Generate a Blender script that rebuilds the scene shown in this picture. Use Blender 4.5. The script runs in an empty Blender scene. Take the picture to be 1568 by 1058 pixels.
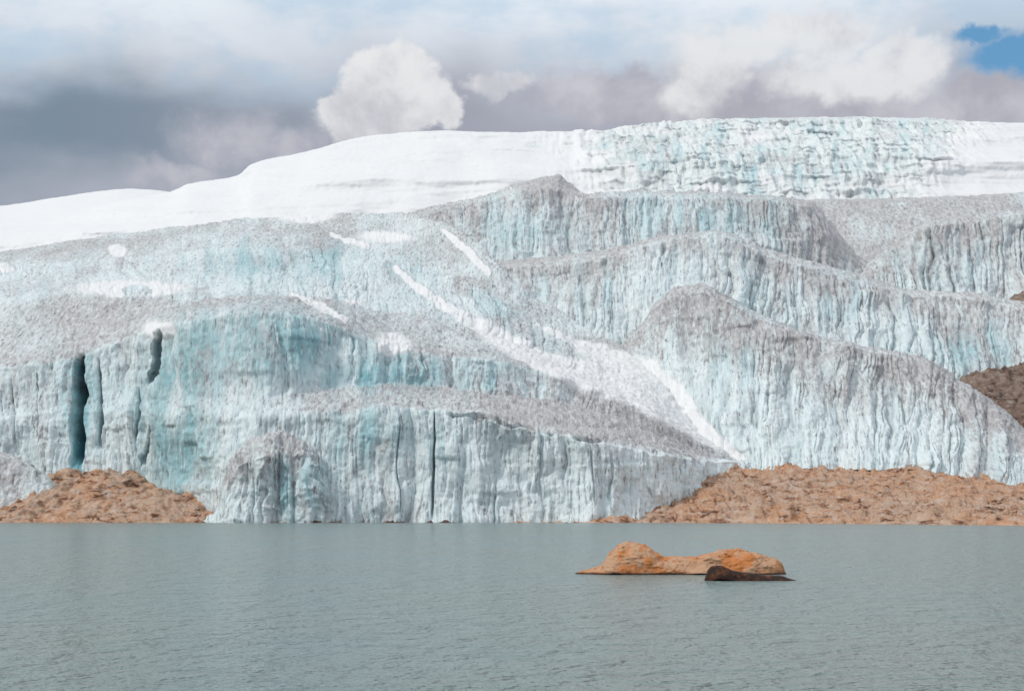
import bpy, math, numpy as np
from mathutils import Vector
F=2926.0; H=8.0; CX=784.0; HY=780.0
scene=bpy.context.scene

# ---------------- numpy noise ----------------
def _h(ix,iy,iz,seed):
    n=(ix.astype(np.int64)*374761393+iy.astype(np.int64)*668265263+iz.astype(np.int64)*2147483647+seed*1274126177)&0xffffffff
    n=((n^(n>>13))*1274126177)&0xffffffff
    n=n^(n>>16)
    return (n&0xffff)/32767.5-1.0
def vnoise(x,y,z=None,seed=0):
    flat=z is None
    ix=np.floor(x);iy=np.floor(y)
    fx=x-ix;fy=y-iy
    u=fx*fx*fx*(fx*(fx*6-15)+10);v=fy*fy*fy*(fy*(fy*6-15)+10)
    if flat: iz=np.zeros_like(ix)
    else:
        z=z+np.zeros_like(x); iz=np.floor(z);fz=z-iz;w=fz*fz*(3-2*fz)
    def g(a,b,c): return _h(ix+a,iy+b,iz+c,seed)
    def l(a,b,t): return a+(b-a)*t
    r=l(l(g(0,0,0),g(1,0,0),u),l(g(0,1,0),g(1,1,0),u),v)
    if flat: return r
    return l(r,l(l(g(0,0,1),g(1,0,1),u),l(g(0,1,1),g(1,1,1),u),v),w)
def fbm(x,y,z=None,o=4,seed=0,gain=.5):
    s=0;a=1;t=0
    for i in range(o):
        k=2.03**i
        s=s+a*vnoise(x*k+i*7.3,y*k+i*3.1,None if z is None else z*k,seed+i*17); t+=a; a*=gain
    return s/t
def ss(a,b,x):
    t=np.clip((x-a)/(b-a),0,1); return t*t*(3-2*t)
def pchip(xs,ys,x):
    xs=np.asarray(xs,float);ys=np.asarray(ys,float)
    h=np.diff(xs);d=np.diff(ys)/h;m=np.zeros_like(ys)
    m[0]=d[0];m[-1]=d[-1]
    for i in range(1,len(xs)-1):
        if d[i-1]*d[i]>0:
            w1=2*h[i]+h[i-1];w2=h[i]+2*h[i-1]
            m[i]=(w1+w2)/(w1/d[i-1]+w2/d[i])
    k=np.clip(np.searchsorted(xs,x)-1,0,len(xs)-2)
    t=(x-xs[k])/h[k]
    return ((2*t**3-3*t**2+1)*ys[k]+(t**3-2*t**2+t)*h[k]*m[k]+(-2*t**3+3*t**2)*ys[k+1]+(t**3-t**2)*h[k]*m[k+1])

def make_grid(name,X,Y,Z,mat,masks=None,parent=None,smooth=True):
    nr,nc=X.shape
    co=np.stack([X,Y,Z],-1).reshape(-1,3).astype(np.float32)
    i=np.arange(nr-1)[:,None]*nc+np.arange(nc-1)[None,:]
    f=np.stack([i,i+1,i+nc+1,i+nc],-1).reshape(-1,4).astype(np.int32)
    me=bpy.data.meshes.new(name)
    me.vertices.add(len(co)); me.vertices.foreach_set('co',co.ravel())
    me.loops.add(f.size); me.loops.foreach_set('vertex_index',f.ravel())
    me.polygons.add(len(f)); me.polygons.foreach_set('loop_start',np.arange(0,f.size,4,dtype=np.int32))
    me.polygons.foreach_set('loop_total',np.full(len(f),4,dtype=np.int32))
    me.update(calc_edges=True)
    me.polygons.foreach_set('use_smooth',np.full(len(f),smooth))
    if masks is not None:
        a=me.attributes.new('mask','FLOAT_COLOR','POINT')
        m=np.stack([np.broadcast_to(k,X.shape) for k in masks],-1).reshape(-1,4).astype(np.float32)
        a.data.foreach_set('color',m.ravel())
    me.materials.append(mat)
    ob=bpy.data.objects.new(name,me); scene.collection.objects.link(ob)
    if parent: ob.parent=parent
    return ob

# ---------------- node helper ----------------
class NT:
    def __init__(s,nt): s.nt=nt
    def n(s,t,**k):
        nd=s.nt.nodes.new(t)
        for a,b in k.items(): setattr(nd,a,b)
        return nd
    def L(s,a,b): s.nt.links.new(a,b)
    def val(s,sock,v):
        if isinstance(v,bpy.types.NodeSocket): s.L(v,sock)
        else: sock.default_value=v
    def math(s,op,a,b=0.0,c=None,clamp=False):
        nd=s.n('ShaderNodeMath',operation=op); nd.use_clamp=clamp
        s.val(nd.inputs[0],a); s.val(nd.inputs[1],b)
        if c is not None: s.val(nd.inputs[2],c)
        return nd.outputs[0]
    def sm(s,v,a,b,lo=0.0,hi=1.0):
        nd=s.n('ShaderNodeMapRange',interpolation_type='SMOOTHSTEP')
        s.val(nd.inputs['Value'],v); nd.inputs['From Min'].default_value=a; nd.inputs['From Max'].default_value=b
        nd.inputs['To Min'].default_value=lo; nd.inputs['To Max'].default_value=hi
        return nd.outputs[0]
    def mix(s,f,a,b,blend='MIX'):
        nd=s.n('ShaderNodeMix',data_type='RGBA',blend_type=blend)
        s.val(nd.inputs[0],f)
        for sk,v in ((nd.inputs[6],a),(nd.inputs[7],b)):
            if isinstance(v,tuple): sk.default_value=(*v,1) if len(v)==3 else v
            else: s.L(v,sk)
        return nd.outputs[2]
    def noise(s,vec,scale,detail=5,rough=.55,dist=0.0):
        nd=s.n('ShaderNodeTexNoise'); s.L(vec,nd.inputs['Vector'])
        nd.inputs['Scale'].default_value=scale; nd.inputs['Detail'].default_value=detail
        nd.inputs['Roughness'].default_value=rough; nd.inputs['Distortion'].default_value=dist
        return nd.outputs['Fac']
    def mapv(s,vec,sc,loc=(0,0,0)):
        nd=s.n('ShaderNodeMapping'); s.L(vec,nd.inputs['Vector'])
        nd.inputs['Scale'].default_value=sc; nd.inputs['Location'].default_value=loc
        return nd.outputs[0]
def newmat(name):
    m=bpy.data.materials.new(name); m.use_nodes=True
    nt=m.node_tree; b=nt.nodes['Principled BSDF']
    return m,NT(nt),b

# ---------------- ice material ----------------
def ice_material(name,k=1.0,pale=(0.765,0.845,0.86),blue=(0.36,0.585,0.63),dirtc=(0.36,0.34,0.345),pock=1.0):
    m,T,b=newmat(name)
    tc=T.n('ShaderNodeTexCoord').outputs['Object']
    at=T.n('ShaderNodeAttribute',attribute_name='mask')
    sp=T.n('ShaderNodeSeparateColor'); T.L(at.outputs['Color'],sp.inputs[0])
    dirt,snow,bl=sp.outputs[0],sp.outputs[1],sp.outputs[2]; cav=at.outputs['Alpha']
    streakf=T.noise(T.mapv(tc,(0.6*k,0.06*k,0.075*k)),1,3,.7)
    grain=T.noise(T.mapv(tc,(1,.22,.55)),0.38*k,4,.75,.3)
    c=T.mix(T.sm(bl,0.0,1.05),pale,blue)
    c=T.mix(T.math('MULTIPLY',T.sm(bl,.85,1.6),.75),c,(0.09,0.34,0.40))
    c=T.mix(T.math('MULTIPLY',T.sm(streakf,.5,.72),.5),c,(0.40,0.44,0.47))
    c=T.mix(T.math('MULTIPLY',T.sm(streakf,.47,.3),.55),c,(0.88,0.92,0.93))
    c=T.mix(T.math('MULTIPLY',cav,.55),c,(0.20,0.26,0.29))  # darkens the runnel grooves: shade put into the ice colour
    d=T.math('ADD',dirt,T.math('MULTIPLY',T.math('SUBTRACT',grain,.5),1.6))
    d=T.math('ADD',d,T.math('MULTIPLY',T.math('SUBTRACT',streakf,.5),.6))
    dc=T.mix(T.sm(grain,.3,.65),(0.62,0.605,0.61),dirtc)
    c=T.mix(T.math('MULTIPLY',T.sm(d,.05,.95),.88),c,dc)
    c=T.mix(T.math('MULTIPLY',T.sm(T.math('MULTIPLY',grain,streakf),.30,.40),.6*pock),c,(0.15,0.15,0.16))
    sn=T.math('ADD',snow,T.math('MULTIPLY',T.math('SUBTRACT',grain,.5),.4))
    sn=T.sm(sn,.3,.62)
    c=T.mix(T.math('MULTIPLY',sn,.97),c,(0.81,0.82,0.83))
    T.L(c,b.inputs['Base Color'])
    b.inputs['Roughness'].default_value=.55
    b.inputs['Specular IOR Level'].default_value=.2
    bp=T.n('ShaderNodeBump'); bp.inputs['Strength'].default_value=.8; bp.inputs['Distance'].default_value=1.8/k
    hh=T.math('ADD',T.math('MULTIPLY',streakf,-1.0),T.math('MULTIPLY',grain,-.7))
    hh=T.math('MULTIPLY',hh,T.math('SUBTRACT',1.0,T.math('MULTIPLY',sn,.93)))
    T.L(hh,bp.inputs['Height']); T.L(bp.outputs[0],b.inputs['Normal'])
    return m
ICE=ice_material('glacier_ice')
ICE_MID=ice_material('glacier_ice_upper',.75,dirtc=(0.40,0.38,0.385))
ICE_FAR=ice_material('glacier_ice_distant',.6,pale=(0.80,0.86,0.86),blue=(0.52,0.715,0.745),dirtc=(0.55,0.56,0.57),pock=.5)  # paler than the near ice: distance haze put into the colour

# ---------------- rock material ----------------
def rock_material(name,c1,c2,c3,light=(0.62,0.50,0.42),k=1.0):
    m,T,b=newmat(name)
    tc=T.n('ShaderNodeTexCoord').outputs['Object']
    n1=T.noise(T.mapv(tc,(1,.4,1)),.03*k,4,.6)
    n2=T.noise(T.mapv(tc,(.6,.16,1.4)),.17*k,7,.7,.6)
    n3=T.noise(T.mapv(tc,(.7,.2,1.4),(7,3,1)),.26*k,5,.7,.5)
    c=T.mix(T.sm(n1,.4,.6),c1,c2)
    c=T.mix(T.sm(n2,.49,.60),c,c3)
    c=T.mix(T.math('MULTIPLY',T.sm(n3,.52,.60),.75),c,light)
    c=T.mix(T.math('MULTIPLY',T.sm(n2,.57,.645),.9),c,(0.07,0.037,0.026))  # crevice shadows painted into the rock colour by this mix and the next
    c=T.mix(T.math('MULTIPLY',T.sm(n3,.41,.34),.7),c,(0.13,0.07,0.05))
    T.L(c,b.inputs['Base Color']); b.inputs['Roughness'].default_value=.9
    b.inputs['Specular IOR Level'].default_value=.15
    bp=T.n('ShaderNodeBump'); bp.inputs['Strength'].default_value=1; bp.inputs['Distance'].default_value=3.0/k
    T.L(T.math('ADD',T.math('MULTIPLY',n2,-1.0),T.math('MULTIPLY',n3,.7)),bp.inputs['Height']); T.L(bp.outputs[0],b.inputs['Normal'])
    return m
ROCK=rock_material('shore_rock',(0.60,0.35,0.22),(0.56,0.385,0.28),(0.40,0.205,0.12))
ROCKH=rock_material('hill_rock',(0.29,0.21,0.165),(0.25,0.175,0.14),(0.15,0.10,0.08),(0.38,0.32,0.28))
DARKROCK=rock_material('wet_boulder_rock',(0.16,0.10,0.08),(0.13,0.09,0.075),(0.08,0.05,0.04),(0.25,0.19,0.16))

# ---------------- cover masks (where snow / blue ice lie on the glacier) ----------------
BANDS=[[(605,410,3),(640,440,5),(700,480,7),(760,515,12),(830,555,13),(880,572,18),(960,590,24),(1020,625,20),(1080,662,13),(1132,700,5)],
 [(820,498,2),(880,527,8),(940,552,16),(1000,572,17),(1050,625,14)],
 [(678,352,3),(715,383,6),(748,417,4)],[(445,450,3),(490,468,5),(530,492,3)],[(510,362,2),(560,374,4)]]
PATCH=[(600,527,27,15),(470,330,42,9),(180,383,12,7),(6,410,14,6),(245,505,22,13),(205,441,78,12),(540,462,13,5),(590,362,36,8)]
BLUE=[(400,520,150,60,1.1),(290,560,65,65,.85),(120,620,30,100,.95),(280,690,60,75,.95),(590,575,120,32,.9),(750,575,100,40,.55),(560,660,90,60,.5),
 (230,620,40,90,.7),(1100,330,200,45,.5),(1240,460,220,60,.35),(1500,530,90,40,.8),(1440,400,130,60,.35),(1120,560,90,60,.45),(450,740,60,60,.6),(450,400,190,40,.7),(830,350,90,40,.5),(680,680,25,50,.6),(760,470,90,40,.4)]
def band(px,py):
    s=np.zeros_like(px)
    for b in BANDS:
        for (x0,y0,w0),(x1,y1,w1) in zip(b[:-1],b[1:]):
            dx,dy=x1-x0,y1-y0
            t=np.clip(((px-x0)*dx+(py-y0)*dy)/(dx*dx+dy*dy),0,1)
            d=np.hypot(px-x0-t*dx,py-y0-t*dy)
            w=w0+(w1-w0)*t
            s=np.maximum(s,np.clip(1.25-.65*d/w,0,1))
    for x,y,rx,ry in PATCH:
        d=np.hypot((px-x)/rx,(py-y)/ry); s=np.maximum(s,np.clip(1.2-.65*d,0,1))
    d=np.hypot((px-210)/24,(py-443)/6); s=np.where(d<1,0,s)
    return s
def bluef(px,py):
    s=np.full_like(px,.22)
    for x,y,rx,ry,a in BLUE:
        d2=((px-x)/rx)**2+((py-y)/ry)**2
        s=np.maximum(s,a*np.exp(-d2*.8))
    return s

glacier=bpy.data.objects.new('glacier',None); scene.collection.objects.link(glacier)

def sheet(name,cols,rows,segs,nc,mat,face,k=1.0,flute=1.0,rough=1.0,wob=12,smooth=5,parent=glacier,dirt=(.8,.17),
          snowadd=None,extra=None,jag=1.0,seed=0,usebands=True,post=None,facefn=None,crestdirt=0.0):
    px=np.linspace(cols[0],cols[-1],nc)
    PYr=[];Dr=[]
    for py,D in rows:
        py=[py]*len(cols) if np.isscalar(py) else py
        D=[D]*len(cols) if np.isscalar(D) else D
        PYr.append(pchip(cols,py,px)); Dr.append(pchip(cols,D,px))
    PY=[];DD=[];FA=[];UU=[]
    for i,n in enumerate(segs):
        for t in np.linspace(0,1,n,endpoint=(i==len(segs)-1)):
            PY.append(PYr[i]*(1-t)+PYr[i+1]*t); DD.append(Dr[i]*(1-t)+Dr[i+1]*t); FA.append(face[i]); UU.append(t)
    PY=np.array(PY);DD=np.array(DD);FA=np.repeat(np.array(FA,float)[:,None],nc,1);U=np.array(UU)[:,None]
    PX=np.broadcast_to(px,PY.shape).copy()
    if facefn is not None: FA=facefn(PX,PY,FA)
    for _ in range(smooth):
        for A in (PY,DD,FA): A[1:-1]=(A[:-2]+2*A[1:-1]+A[2:])/4
    # distance measured along the foot of the sheet: runnels follow the fall line
    fx_=(px-CX)/F*Dr[1]; fy_=Dr[1]
    sc=np.concatenate([[0],np.cumsum(np.hypot(np.diff(fx_),.7*np.diff(fy_)))])
    S=np.broadcast_to(sc,PY.shape).copy()
    X0=(PX-CX)/F*DD; Z0=H+(HY-PY)/F*DD
    DD=DD+wob*fbm(X0*.018*k,Z0*.012*k,o=3,seed=seed+5)
    X=(PX-CX)/F*DD; Y=DD.copy(); Z=H+(HY-PY)/F*DD
    a=np.stack([np.gradient(q,axis=1) for q in (X,Y,Z)],-1)
    c=np.stack([np.gradient(q,axis=0) for q in (X,Y,Z)],-1)
    n=np.cross(a,c); n/=np.linalg.norm(n,axis=-1,keepdims=True)+1e-9
    hn=n[...,:2]/(np.linalg.norm(n[...,:2],axis=-1,keepdims=True)+1e-6)
    wx=(3.5*vnoise(S*.03*k,Z*.03*k,seed=seed+2)+1.5*vnoise(S*.1*k,Z*.10*k,seed=seed+12)+.6*vnoise(S*.3*k,Z*.25*k,seed=seed+13))/k
    f1=np.abs(vnoise((S+wx)*.06*k,Z*.008*k,seed=seed+3))
    f2=np.abs(vnoise((S+wx)*.15*k,Z*.020*k,seed=seed+4))
    f3=np.abs(vnoise((S+wx*.7)*.34*k,Z*.05*k,seed=seed+6))
    amt=.65+.7*vnoise(S*.02*k,Z*.025*k,seed=seed+9)
    fl=(6.0*f1+5.0*f2*amt+2.6*f3-3.5)*flute/k
    # occasional broken steps across the wall
    stp=ss(.15,.75,vnoise(S*.05*k,Z*.09*k,seed=seed+16))*2.2/k
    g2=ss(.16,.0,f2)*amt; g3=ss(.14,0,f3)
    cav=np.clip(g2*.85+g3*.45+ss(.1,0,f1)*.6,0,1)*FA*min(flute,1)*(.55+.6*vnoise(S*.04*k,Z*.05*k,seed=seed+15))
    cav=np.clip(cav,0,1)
    rg=(fbm(X*.05*k,Y*.05*k,Z*.05*k,5,seed+20,.6)*4.0+(np.abs(fbm(X*.16*k,Y*.16*k,Z*.16*k,3,seed+31))-.2)*-3.0)*rough/k
    rg=rg*(1-.35*FA)
    for ax,A in ((0,X),(1,Y)): A+=hn[...,ax]*(fl+stp*flute)*FA
    Z-=cav*2.6/k
    X+=n[...,0]*rg; Y+=n[...,1]*rg; Z+=n[...,2]*rg*jag
    if extra is not None: extra(PX,PY,X,Y,Z,FA)
    nz=fbm(X*.02*k,Z*.03*k,o=5,seed=seed+40,gain=.6)
    st=fbm((S+wx)*.10*k,Z*.012*k,o=4,seed=seed+44,gain=.65)
    st2=fbm((S+wx)*.16*k,Z*.025*k,o=3,seed=seed+47,gain=.65)
    d=dirt[0]*(1-FA)+dirt[1]*FA+.5*nz+.55*st2*FA
    if crestdirt: d=d+crestdirt*(U**2.2)*FA-.12*FA
    bl=bluef(PX,PY)*(1+.4*nz)+.75*st*(.3+bluef(PX,PY))
    sn=band(PX+6*nz,PY+5*nz) if usebands else np.zeros_like(PX)
    if snowadd is not None: sn=np.maximum(sn,snowadd(PX,PY,nz))
    if post is not None: d,sn,bl,cav=post(PX,PY,d,sn,bl,cav,nz)
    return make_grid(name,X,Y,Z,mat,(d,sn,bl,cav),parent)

# ---- front lobe ----
C=[-300,0,110,215,300,400,500,600,700,800,900,1000,1070,1140,1250]
r0=[790,770,765,765,800,806,806,806,806,806,806,800,775,735,735]
D0=[1300,1300,1290,1280,1215,1172,1168,1165,1165,1168,1175,1215,1290,1370,1450]
r1=[650,640,632,630,635,640,628,624,630,652,672,692,703,708,712]
r2=[640,628,618,612,610,608,592,588,596,606,622,662,688,705,711]
r3=[575,565,545,510,488,477,492,530,545,560,592,637,675,702,710]
r4=[470,465,450,455,462,452,458,478,497,530,572,618,662,698,709]
r5=[410,405,400,392,385,378,385,400,425,480,540,590,640,690,708]
r6=[394,385,366,352,342,331,325,322,345,440,500,560,620,685,708]
add=lambda a,b:[x+y for x,y in zip(a,b)]
D1=add(D0,[25]*15)
D2=add(D1,[10,10,10,12,15,20,45,70,90,110,120,90,60,20,10])
D3=add(D2,[22]*15)
D4=add(D3,[200,200,190,180,180,200,200,200,180,150,120,90,60,30,10])
D5=add(D4,[350,350,350,350,380,400,400,350,250,150,100,80,60,30,10])
D6=add(D5,[400,400,400,400,400,400,350,300,200,100,80,60,40,30,10])
D7=add(D6,[60]*15); r7=add(r6,[30]*15)
def ledge(px): return pchip(C,[v-4 for v in r1],np.clip(px,C[0],C[-1]).ravel()).reshape(px.shape)
def crev(px,py,X,Y,Z,steep):
    for cx,w,y0,y1,dep,lean in ((119,8.5,545,712,45,-.04),(240,4.0,510,592,26,-.08),(664,2.0,636,800,13,-.02),(152,2.8,560,690,18,.0),(215,2.2,600,690,9,-.1),(283,4,482,500,14,0),(228,2.8,640,720,12,-.12),(608,1.6,640,790,5,0),(905,1.5,690,780,5,0),(930,1.3,700,780,5,0),(20,1.6,600,690,5,0),(60,1.6,580,690,6,0)):
        c=cx+(py-(y0+y1)/2)*lean+2.5*vnoise(py*.025,py*0,seed=int(cx))
        taper=.55+.45*ss(y0,y0+70,py)
        g=ss(w*1.5,w*.35,np.abs(px-c)/taper*(1+.18*vnoise(py*.07,py*0,seed=int(cx)+1)))*ss(y0-15,y0+15,py)*(1-ss(y1-25,y1+5,py))
        Y+=g*dep
    # slit cut into the lower wall's brink to stand for its overhang shadow
    l=ledge(px)+6+3*vnoise(px*.05,px*0,seed=9)
    g=ss(3.6,.8,np.abs(py-l))*ss(675,695,px)*(1-ss(1000,1110,px))*ss(-.5,.1,vnoise(px*.03,px*0,seed=19))
    Y+=g*7; Z-=g*1.5
def postA(px,py,d,s,b,c,nz):
    g=ss(13,6,np.abs(px-119+(py-630)*.04))*ss(540,560,py)
    b=np.maximum(b,g*1.5)
    low=ss(640,690,py)*ss(640,720,px); b=b-.15*low; d=d-.22*low
    low=ss(600,540,px)*ss(480,560,py); d=d-.12*low
    l=ledge(px)
    d=d+.4*ss(760,900,px)*ss(l+6,l-8,py)*ss(540,590,py)
    d=d-.25*np.exp(-((px-480)/220)**2-((py-410)/32)**2)
    d=d+.3*ss(770,797,py)*ss(-.2,.5,nz)
    return d,s,b,c
def faceA(px,py,f):
    lf=1-ss(360,500,px)          # the ledge dies out to the left
    f=np.where(py>560,np.maximum(f,lf*.9),f)
    return f*(1-.75*ss(840,980,px)*(py<ledge(px)))
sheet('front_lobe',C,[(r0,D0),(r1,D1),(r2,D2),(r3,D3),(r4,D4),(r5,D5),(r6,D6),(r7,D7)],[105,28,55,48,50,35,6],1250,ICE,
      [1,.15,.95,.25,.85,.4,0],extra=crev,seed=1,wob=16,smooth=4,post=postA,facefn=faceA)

C=[325,338,355,385,420,455,480,497,512]
sheet('ice_mound',C,[([806]*9,[1170,1162,1155,1149,1147,1149,1155,1163,1172]),
   ([806,775,728,700,693,690,712,750,806],[1176,1171,1164,1160,1159,1160,1163,1170,1177]),
   ([806,762,704,682,668,674,690,735,806],[1186,1182,1178,1176,1175,1176,1178,1182,1188]),
   ([808,768,708,682,666,672,690,740,808],[1240]*9)],[80,15,30],170,ICE,[1,.4,0],seed=51,wob=9,smooth=5,flute=1.4,rough=1.8,dirt=(.85,.3),crestdirt=.35)
C=[-300,-100,0,40,70,88,96]
sheet('ice_foot',C,[([800,792,784,770,757,754,756],[1225,1225,1222,1225,1232,1240,1245]),
   ([700,698,703,712,732,749,756],[1245,1245,1242,1242,1244,1247,1250]),
   ([690,682,690,702,726,747,756],[1290,1290,1280,1275,1265,1258,1252])],[60,20],260,ICE,[.6,.1],seed=61,wob=6,flute=.7,dirt=(.75,.55))

# ---- right front lobe ----
C=[925,980,1010,1040,1070,1110,1150,1250,1350,1415,1450,1480,1520,1568,1700,1850]
sheet('right_lobe',C,[
  ([575,585,605,635,675,710,720,718,720,728,734,738,744,752,768,785],[1600,1560,1525,1490,1450,1410,1385,1372,1370,1370,1370,1368,1362,1355,1330,1300]),
  ([560,512,470,448,446,460,480,520,542,556,577,596,626,666,735,775],[1640,1615,1590,1565,1545,1520,1500,1490,1480,1475,1470,1462,1452,1440,1400,1340]),
  ([556,500,460,439,436,452,474,514,536,549,570,588,615,655,730,770],[1660,1640,1620,1600,1585,1560,1540,1530,1515,1505,1500,1492,1480,1465,1420,1360]),
  ([560,505,466,446,444,462,486,526,546,559,580,598,625,665,740,780],[1800]*12+[1700,1650,1550,1450])],[185,14,12],900,ICE,[1,.35,0],
  flute=1.25,seed=11,wob=18,smooth=3,dirt=(.8,.26),crestdirt=.75,
  post=lambda px,py,d,s,b,c,nz:(d+.35*ss(1380,1540,px)+.2*np.exp(-((px-1045)/60)**2-((py-470)/40)**2)-.2*ss(640,700,py),s,b,c))

# ---- middle lobe ----
C=[600,660,720,780,860,960,1000,1050,1090,1180,1250,1330,1400,1480,1568,1700,1850]
sheet('middle_lobe',C,[
  ([470,490,505,515,525,535,530,520,520,540,570,595,605,610,615,620,620],[1740,1735,1730,1725,1725,1725,1720,1720,1720,1710,1700,1700,1700,1700,1700,1700,1700]),
  ([432,424,416,410,404,386,374,368,362,394,414,434,453,457,472,490,500],[1850,1840,1830,1820,1815,1815,1815,1810,1805,1800,1800,1800,1800,1800,1800,1800,1800]),
  ([424,416,408,402,395,377,364,358,352,385,405,425,445,448,463,480,490],[1880]*17),
  ([420,414,408,402,396,382,370,366,362,394,414,434,452,456,470,490,500],[2100]*17)],[135,14,16],1050,ICE_MID,[1,.35,0],k=.75,seed=21,wob=16,smooth=3,dirt=(.8,.2),crestdirt=.6,
  post=lambda px,py,d,s,b,c,nz:(d+.3*(1-ss(660,780,px))+.25*ss(1380,1500,px),s,b,c))

# ---- upper cliff ----
C=[600,640,700,770,800,850,885,900,940,1080,1180,1240,1270,1300,1340,1400]
sheet('upper_cliff',C,[
  ([395,410,415,412,410,408,408,408,408,408,415,430,435,440,445,450],[2150,2140,2130,2120,2110,2110,2110,2110,2110,2110,2120,2140,2150,2160,2180,2200]),
  ([350,335,316,302,292,288,304,306,302,304,308,316,348,385,415,440],[2240,2230,2220,2210,2200,2195,2195,2195,2195,2195,2205,2220,2235,2245,2255,2265]),
  ([345,324,308,291,279,270,291,298,293,295,300,308,340,378,410,436],[2300]*16),
  ([350,330,316,300,290,284,300,304,300,302,308,318,350,388,420,440],[2560]*16)],[110,12,12],800,ICE_MID,[1,.35,0],k=.65,seed=31,wob=12,smooth=3,dirt=(.8,.25),crestdirt=.5,
  post=lambda px,py,d,s,b,c,nz:(d+.9*np.exp(-(((px-845)/45)**2+((py-282)/16)**2))+.4*ss(1180,1240,px),s,b,c))
C=[1150,1240,1300,1340,1400,1480,1568,1700,1850]
sheet('upper_slope',C,[
  ([440,440,440,440,440,440,440,440,440],[2330]*9),
  ([310,307,306,305,304,300,294,288,284],[2750]*9),
  ([312,308,307,306,305,302,297,292,290],[2950]*9)],[90,12],450,ICE_MID,[.4,0],k=.6,seed=36,wob=14,flute=.7,rough=.7,dirt=(.85,.7))
C=[1300,1335,1380,1420,1480,1568,1700,1850]
sheet('right_cliff',C,[
  ([440,450,470,480,490,500,510,510],[2080]*8),
  ([436,410,378,352,340,329,321,315],[2190,2185,2180,2175,2170,2170,2165,2160]),
  ([432,404,371,344,332,321,314,308],[2230]*8),
  ([436,412,382,356,344,333,326,320],[2330]*8)],[110,12,12],540,ICE_MID,[1,.35,0],k=.6,seed=41,wob=18,smooth=3,flute=1.7,dirt=(.8,.6),crestdirt=.3)

# ---- icefall and snow domes ----
C=[-400,-150,0,100,200,260,290,365,385,450,550,690,800,900,1000,1100,1280,1400,1480,1568,1700,1900]
sky=[360,352,345,330,306,294,282,270,252,236,212,199,200,202,191,184,180,182,189,192,198,215]
base=[430,415,400,395,385,378,375,372,370,368,366,365,362,360,345,335,335,335,335,335,335,335]
def icezone(px,py,nz=0): return ss(800,985,px+(250-py)*.7+110*nz)*(1-ss(1400,1540,px+(py-230)*.9+110*nz))
def snowdome(px,py,nz): return 1-icezone(px,py,nz)*(.66+.5*nz)
mid=[b+(s-b)*.62 for b,s in zip(base,sky)]
def seracs(px,py,X,Y,Z,FA):
    ice=icezone(px,py)*ss(178,190,py)
    v=np.abs(fbm(X*.006,Z*.05,o=4,seed=77,gain=.6)); v2=np.abs(fbm(X*.04,Z*.018,o=3,seed=78,gain=.6)); v3=np.abs(vnoise(X*.10,Z*.04,seed=80))
    Y-=ice*(v*30+v2*20+v3*9)
    Z+=ice*(v2*6-1.5)
    Y-=(1-ice)*36*fbm(X*.003+Z*.004,Z*.022,o=4,seed=83)
def postF(px,py,d,s,b,c,nz):
    ice=ss(840,960,px)
    d=.15+.7*np.clip(fbm(px*.02,py*.07,o=4,seed=90)+.05,0,1)*ice
    b=.1+1.3*np.clip(fbm(px*.09,py*.03,o=4,seed=91,gain=.65)+.08,0,1)
    return d,s,b,c
sheet('snow_dome',C,[(base,2990),(mid,3200),(sky,3550),([s+3 for s in sky],3800),([s+40 for s in sky],4300)],[70,75,10,8],1300,ICE_FAR,
   [.5,.5,0,0],k=.45,seed=71,wob=30,flute=.5,rough=.35,smooth=3,snowadd=snowdome,extra=seracs,usebands=False,post=postF,jag=.5,
   facefn=lambda px,py,f:f*icezone(px,py))
C=[-700,-300,0,100,200,255,300,400]
sk=[335,325,314,299,288,292,305,330]
sheet('snow_shoulder',C,[([430]*8,3700),([a+35 for a in sk],4300),(sk,4800),([a+10 for a in sk],5200)],[30,30,8],300,ICE_FAR,[0,0,0],k=.3,seed=75,wob=20,flute=0,rough=.15,
  snowadd=lambda px,py,nz:np.ones_like(px),usebands=False)

# ---------------- rocky shores ----------------
def rocks(name,cols,rows,segs,nc,mat,seed,amp=1.0,wob=6,off=0.0):
    def ex(px,py,X,Y,Z,FA):
        a=fbm(X*.045,Y*.02,o=6,seed=seed,gain=.6)*8.0
        b=(.3-np.abs(fbm(X*.09,Y*.035,o=5,seed=seed+8,gain=.6)))*9.0
        # boulders standing proud of the slab
        q=vnoise(X*.22,Y*.09,seed=seed+14); b=b+2.6*ss(.35,.75,q)
        e=ss(-1.5,4,Z) if not off else 1
        Z+=amp*(a+b-1.2)*e+off
    return sheet(name,cols,rows,segs,nc,mat,[0]*len(segs),parent=None,flute=0,rough=.1,wob=wob,extra=ex,seed=seed,usebands=False,smooth=3)
C=[780,850,900,980,1040,1070,1140,1250,1400,1568,1750,1950]
rocks('rocky_shore',C,[
  ([806,806,807,807,808,808,809,810,812,815,819,824],[1166,1160,1154,1145,1135,1130,1110,1070,1010,940,880,820]),
  ([799,798,797,795,793,790,786,783,782,785,790,795],[1170,1168,1164,1160,1155,1152,1140,1110,1060,1000,950,900]),
  ([804,797,790,768,748,736,716,710,716,738,756,775],[1190,1195,1215,1250,1285,1310,1375,1395,1400,1390,1360,1320]),
  ([810,806,800,780,760,745,728,720,725,745,765,785],[1300,1300,1320,1350,1380,1410,1480,1500,1500,1500,1480,1450])],[20,130,20],760,ROCK,101,.85)
C=[-500,-200,0,40,80,120,200,235,265,300,328,345]
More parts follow.
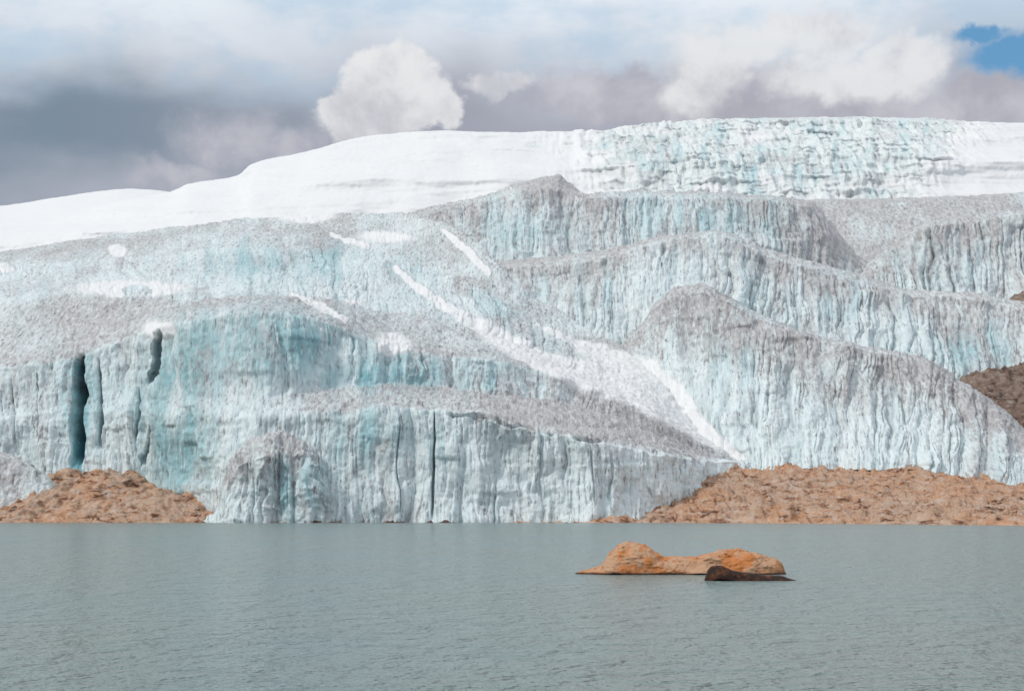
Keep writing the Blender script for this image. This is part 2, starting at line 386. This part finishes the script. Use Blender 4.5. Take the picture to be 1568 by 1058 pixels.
rocks('rocky_shore',C,[
  ([812,811,808,808,808,808,808,808,808,808,808,808],[1160]*12),
  ([796,795,795,794,793,792,791,791,792,794,798,806],[1172]*12),
  ([775,772,768,745,726,721,725,742,754,760,776,806],[1225,1225,1240,1265,1280,1290,1288,1260,1235,1225,1205,1185]),
  ([785,785,785,765,745,735,735,755,770,775,790,810],[1350]*12)],[14,90,20],420,ROCK,121,.65)
C=[345,450,520,600,700,800,900]
rocks('shore_boulders',C,[([810]*7,[1146]*7),([801,799,799,801,799,800,800],[1152]*7),([806]*7,[1166]*7)],[16,16],500,DARKROCK,181,.42,2,off=-.35)
C=[1420,1455,1490,1520,1568,1650,1800,2000]
rocks('rocky_hill',C,[
  ([680]*8,[1560]*8),([612,590,572,564,558,548,535,520],[1660]*8),([614,596,582,574,568,560,550,540],[1800]*8)],[90,14],320,ROCKH,141,.8)
C=[1535,1550,1568,1620,1700,1850]
rocks('rock_outcrop',C,[([490]*6,[1930]*6),([468,456,448,440,440,450],[2000]*6),([480,470,460,455,455,460],[2060]*6)],[30,8],120,ROCKH,161,.5)

# ---------------- lake ----------------
m,T,b=newmat('lake_water')
tc=T.n('ShaderNodeTexCoord').outputs['Object']
w1=T.noise(T.mapv(tc,(.60,.42,1)),.55,3,.6,.3)
w2=T.noise(T.mapv(tc,(1.2,.9,1),(5,9,0)),1.3,2,.6)
w0=T.noise(T.mapv(tc,(.02,.010,1)),1,3,.6)
c=T.mix(T.sm(w0,.35,.65),(0.19,0.270,0.267),(0.245,0.310,0.295))
T.L(c,b.inputs['Base Color']); b.inputs['Roughness'].default_value=.2; b.inputs['IOR'].default_value=1.33
b.inputs['Specular IOR Level'].default_value=.5
bp=T.n('ShaderNodeBump'); bp.inputs['Distance'].default_value=4.0; bp.inputs['Strength'].default_value=1
hh=T.math('ADD',w1,T.math('MULTIPLY',w2,.3))
hh=T.math('MULTIPLY',hh,T.sm(w0,.3,.7,.7,1.2))
T.L(hh,bp.inputs['Height']); T.L(bp.outputs[0],b.inputs['Normal'])
xs=np.array([-9000,-3000,-800,0,800,3000,9000.]);ys=np.array([-600,0,200,600,1200,3000,9000.])
Xg,Yg=np.meshgrid(xs,ys); make_grid('lake_water',Xg,Yg,Xg*0,m)

# ---------------- rock islet ----------------
mi,T,b=newmat('ochre_rock')
tc=T.n('ShaderNodeTexCoord').outputs['Object']
n1=T.noise(tc,.35,5,.65,.4); n2=T.noise(T.mapv(tc,(1,1,2)),1.3,5,.65)
c=T.mix(T.sm(n1,.42,.58),(0.56,0.215,0.075),(0.52,0.32,0.20))
c=T.mix(T.sm(n2,.52,.7),c,(0.33,0.115,0.04))
gz=T.n('ShaderNodeSeparateXYZ'); T.L(tc,gz.inputs[0])
c=T.mix(T.sm(T.math('ADD',gz.outputs[2],T.math('MULTIPLY',n1,.3)),.5,.25),c,(0.06,0.03,0.02))
T.L(c,b.inputs['Base Color']); b.inputs['Roughness'].default_value=.85; b.inputs['Specular IOR Level'].default_value=.2
bp=T.n('ShaderNodeBump'); bp.inputs['Strength'].default_value=.6; bp.inputs['Distance'].default_value=.35
T.L(T.math('ADD',n1,T.math('MULTIPLY',n2,.5)),bp.inputs['Height']); T.L(bp.outputs[0],b.inputs['Normal'])
md,T,b=newmat('dark_brown_rock')  # darker brown for the front ledge
tc=T.n('ShaderNodeTexCoord').outputs['Object']
n1=T.noise(tc,1.2,5,.65,.4)
T.L(T.mix(T.sm(n1,.45,.7),(0.03,0.016,0.012),(0.13,0.05,0.022)),b.inputs['Base Color']); b.inputs['Roughness'].default_value=.7
b.inputs['Specular IOR Level'].default_value=.2
bp=T.n('ShaderNodeBump'); bp.inputs['Strength'].default_value=.8; bp.inputs['Distance'].default_value=.2
T.L(n1,bp.inputs['Height']); T.L(bp.outputs[0],b.inputs['Normal'])
islet=bpy.data.objects.new('rock_islet',None); scene.collection.objects.link(islet)
def island(name,xs,hs,y0,ws,mat,seed,nc=420,nr=150,steepf=2.2,amp=.3):
    x=np.linspace(xs[0],xs[-1],nc); h=pchip(xs,hs,x); w=pchip(xs,ws,x)
    t=np.linspace(-1,1,nr)[:,None]
    X=np.broadcast_to(x,(nr,nc)).copy(); Y=y0+t*w[None,:]
    cl=.5*vnoise(x*.25,x*0,seed=seed)
    prof=np.clip(1-np.abs(t-.15*cl[None,:])**steepf,0,1)**.75
    Z=h[None,:]*prof-.3
    e=ss(0,.8,Z+.3)
    Z+=e*amp*(fbm(X*.5,Y*.5,o=5,seed=seed,gain=.5)*1.3+(.3-np.abs(fbm(X*.7,Y*.5,o=3,seed=seed+3)))*.9)
    Y+=e*amp*2*fbm(X*.4,Z*.9,o=4,seed=seed+5)
    make_grid(name,X,Y,Z,mat,parent=islet)
def bx(px,D): return (px-CX)/F*D
D=238
pts=[(868,0.05,.2),(885,.45,1.5),(905,.9,2.4),(922,1.7,3),(935,3.1,3.4),(952,3.9,3.6),(972,4.1,3.6),(990,3.8,3.6),(1005,2.9,3.3),(1022,2.35,3.1),(1050,2.45,3.2),(1080,2.8,3.5),(1110,3.25,3.6),(1150,3.0,3.5),(1178,2.5,3.0),(1192,2.1,2.2),(1200,1.1,1.2),(1206,.05,.3)]
island('main_ridge',[bx(p[0],D) for p in pts],[p[1] for p in pts],D,[p[2] for p in pts],mi,201,amp=.38)
D=216
pts=[(1078,.1,.3),(1083,1.3,.9),(1092,1.8,1.3),(1105,1.7,1.6),(1125,1.15,1.7),(1150,1.0,1.7),(1180,.75,1.6),(1205,.5,1.4),(1226,.05,.4)]
island('dark_ledge',[bx(p[0],D) for p in pts],[p[1]+.15 for p in pts],D,[p[2] for p in pts],md,221,220,70,2.5,.14)

# ---------------- world ----------------
az,el=math.radians(-118),math.radians(42)   # sun: behind-left of the viewer
w=bpy.data.worlds.new('World'); scene.world=w; w.use_nodes=True
nt=w.node_tree; nt.nodes.clear(); T=NT(nt)
out=T.n('ShaderNodeOutputWorld')
nish=T.n('ShaderNodeTexSky',sky_type='NISHITA'); nish.sun_disc=False; nish.sun_elevation=el; nish.sun_rotation=az
nish.altitude=5000
tc=T.n('ShaderNodeTexCoord').outputs['Generated']
sx=T.n('ShaderNodeSeparateXYZ'); T.L(tc,sx.inputs[0])
azi=T.math('ARCTAN2',sx.outputs[0],sx.outputs[1])
ele=T.math('ARCSINE',sx.outputs[2])
cmb=T.n('ShaderNodeCombineXYZ'); T.L(azi,cmb.inputs[0]); T.L(ele,cmb.inputs[1]); D2v=cmb.outputs[0]
wn=T.n('ShaderNodeTexNoise'); T.L(D2v,wn.inputs['Vector']); wn.inputs['Scale'].default_value=30; wn.inputs['Detail'].default_value=5; wn.inputs['Roughness'].default_value=.6
vs=T.n('ShaderNodeVectorMath',operation='SUBTRACT'); T.L(wn.outputs['Color'],vs.inputs[0]); vs.inputs[1].default_value=(.5,.5,.5)
vm=T.n('ShaderNodeVectorMath',operation='SCALE'); T.L(vs.outputs[0],vm.inputs[0]); vm.inputs['Scale'].default_value=.042
va=T.n('ShaderNodeVectorMath',operation='ADD'); T.L(D2v,va.inputs[0]); T.L(vm.outputs[0],va.inputs[1]); W=va.outputs[0]
def ell(px,py,rx,ry,vec=W):
    u=math.atan((px-CX)/F); v=math.atan((HY-py)/F*math.cos(u))
    a=T.n('ShaderNodeVectorMath',operation='SUBTRACT'); T.L(vec,a.inputs[0]); a.inputs[1].default_value=(u,v,0)
    c=T.n('ShaderNodeVectorMath',operation='MULTIPLY'); T.L(a.outputs[0],c.inputs[0]); c.inputs[1].default_value=(F/rx,F/ry,0)
    l=T.n('ShaderNodeVectorMath',operation='LENGTH'); T.L(c.outputs[0],l.inputs[0])
    return T.math('SUBTRACT',1.0,l.outputs['Value'])
def union(L):
    r=ell(*L[0])
    for e in L[1:]: r=T.math('SMOOTH_MAX',r,ell(*e),.15)
    return r
billow=T.noise(D2v,26,6,.6,.2)
soft=T.noise(T.mapv(D2v,(1,1.8,1),(2,5,0)),8,5,.5)
low=T.mix(T.sm(azi,-.27,.05),(0.20,0.265,0.34),(0.38,0.39,0.46))
low=T.mix(T.math('MULTIPLY',T.sm(soft,.35,.7),.8),low,(0.44,0.46,0.53))
elw=T.math('ADD',ele,T.math('MULTIPLY',T.math('SUBTRACT',soft,.5),.07))
sheetc=T.mix(T.sm(elw,.195,.272),low,(0.78,0.84,0.91))
gap=T.math('MULTIPLY',T.sm(T.noise(T.mapv(D2v,(1,2,1),(9,1,0)),9,5,.6),.42,.62),T.sm(elw,.19,.24))
sheetc=T.mix(T.math('MULTIPLY',gap,.5),sheetc,(0.36,0.55,0.73))
blue0=T.n('ShaderNodeVectorMath',operation='SCALE'); T.L(nish.outputs[0],blue0.inputs[0]); blue0.inputs['Scale'].default_value=.11
bluesky=T.mix(.65,blue0.outputs[0],(0.13,0.38,0.64))
hole=union([(1570,82,105,46),(1500,50,60,22)])
bank=T.sm(union([(1500,165,130,48),(1000,150,260,55),(1250,180,260,50)]),-.05,.45)
c=T.mix(T.math('MULTIPLY',bank,.8),sheetc,T.mix(T.sm(billow,.35,.7),(0.40,0.40,0.46),(0.59,0.58,0.63)))
p2=T.sm(union([(280,272,105,36),(350,220,95,60),(440,225,80,40)]),-.15,.75)
c=T.mix(T.math('MULTIPLY',p2,.75),c,T.mix(T.sm(billow,.35,.7),(0.44,0.45,0.52),(0.62,0.61,0.66)))
c=T.mix(T.sm(hole,-.05,.6),c,bluesky)
p1=T.sm(union([(600,140,82,64),(560,190,82,42),(655,165,62,44)]),0.0,.25)
p3=T.sm(union([(1130,75,120,55),(1250,65,130,55),(1390,95,75,40),(1080,130,80,50),(1290,125,170,40),(770,130,62,22)]),-.05,.5)
shade=T.sm(T.math('ADD',billow,T.math('MULTIPLY',T.math('SUBTRACT',ele,.205),3.0)),.30,.66)
pc=T.mix(shade,(0.55,0.56,0.61),(0.82,0.825,0.835))
c=T.mix(T.math('MULTIPLY',p3,.82),c,pc)
c=T.mix(T.math('MULTIPLY',p1,.93),c,pc)
deck=(0.74,0.78,0.83)
c=T.mix(T.sm(ele,.262,.36),c,deck)
bg=T.n('ShaderNodeBackground'); T.L(c,bg.inputs[0]); bg.inputs[1].default_value=1.0
T.L(bg.outputs[0],out.inputs[0])

sun=bpy.data.lights.new('sun','SUN'); sun.energy=1.6; sun.angle=math.radians(9); sun.color=(1,.95,.88)
so=bpy.data.objects.new('sun',sun); scene.collection.objects.link(so)
sd=Vector((math.sin(az)*math.cos(el),math.cos(az)*math.cos(el),math.sin(el)))
so.rotation_euler=(-sd).to_track_quat('-Z','Y').to_euler(); so.location=(0,-50,100)

cam=bpy.data.cameras.new('camera'); co=bpy.data.objects.new('camera',cam); scene.collection.objects.link(co)
co.location=(0,0,H); co.rotation_euler=(math.radians(90),0,0)
cam.sensor_width=36; cam.lens=36*F/1568; cam.shift_y=(HY-529)/1568
cam.clip_start=1; cam.clip_end=30000
scene.camera=co
scene.view_settings.view_transform='Standard'; scene.view_settings.look='None'; scene.view_settings.exposure=0
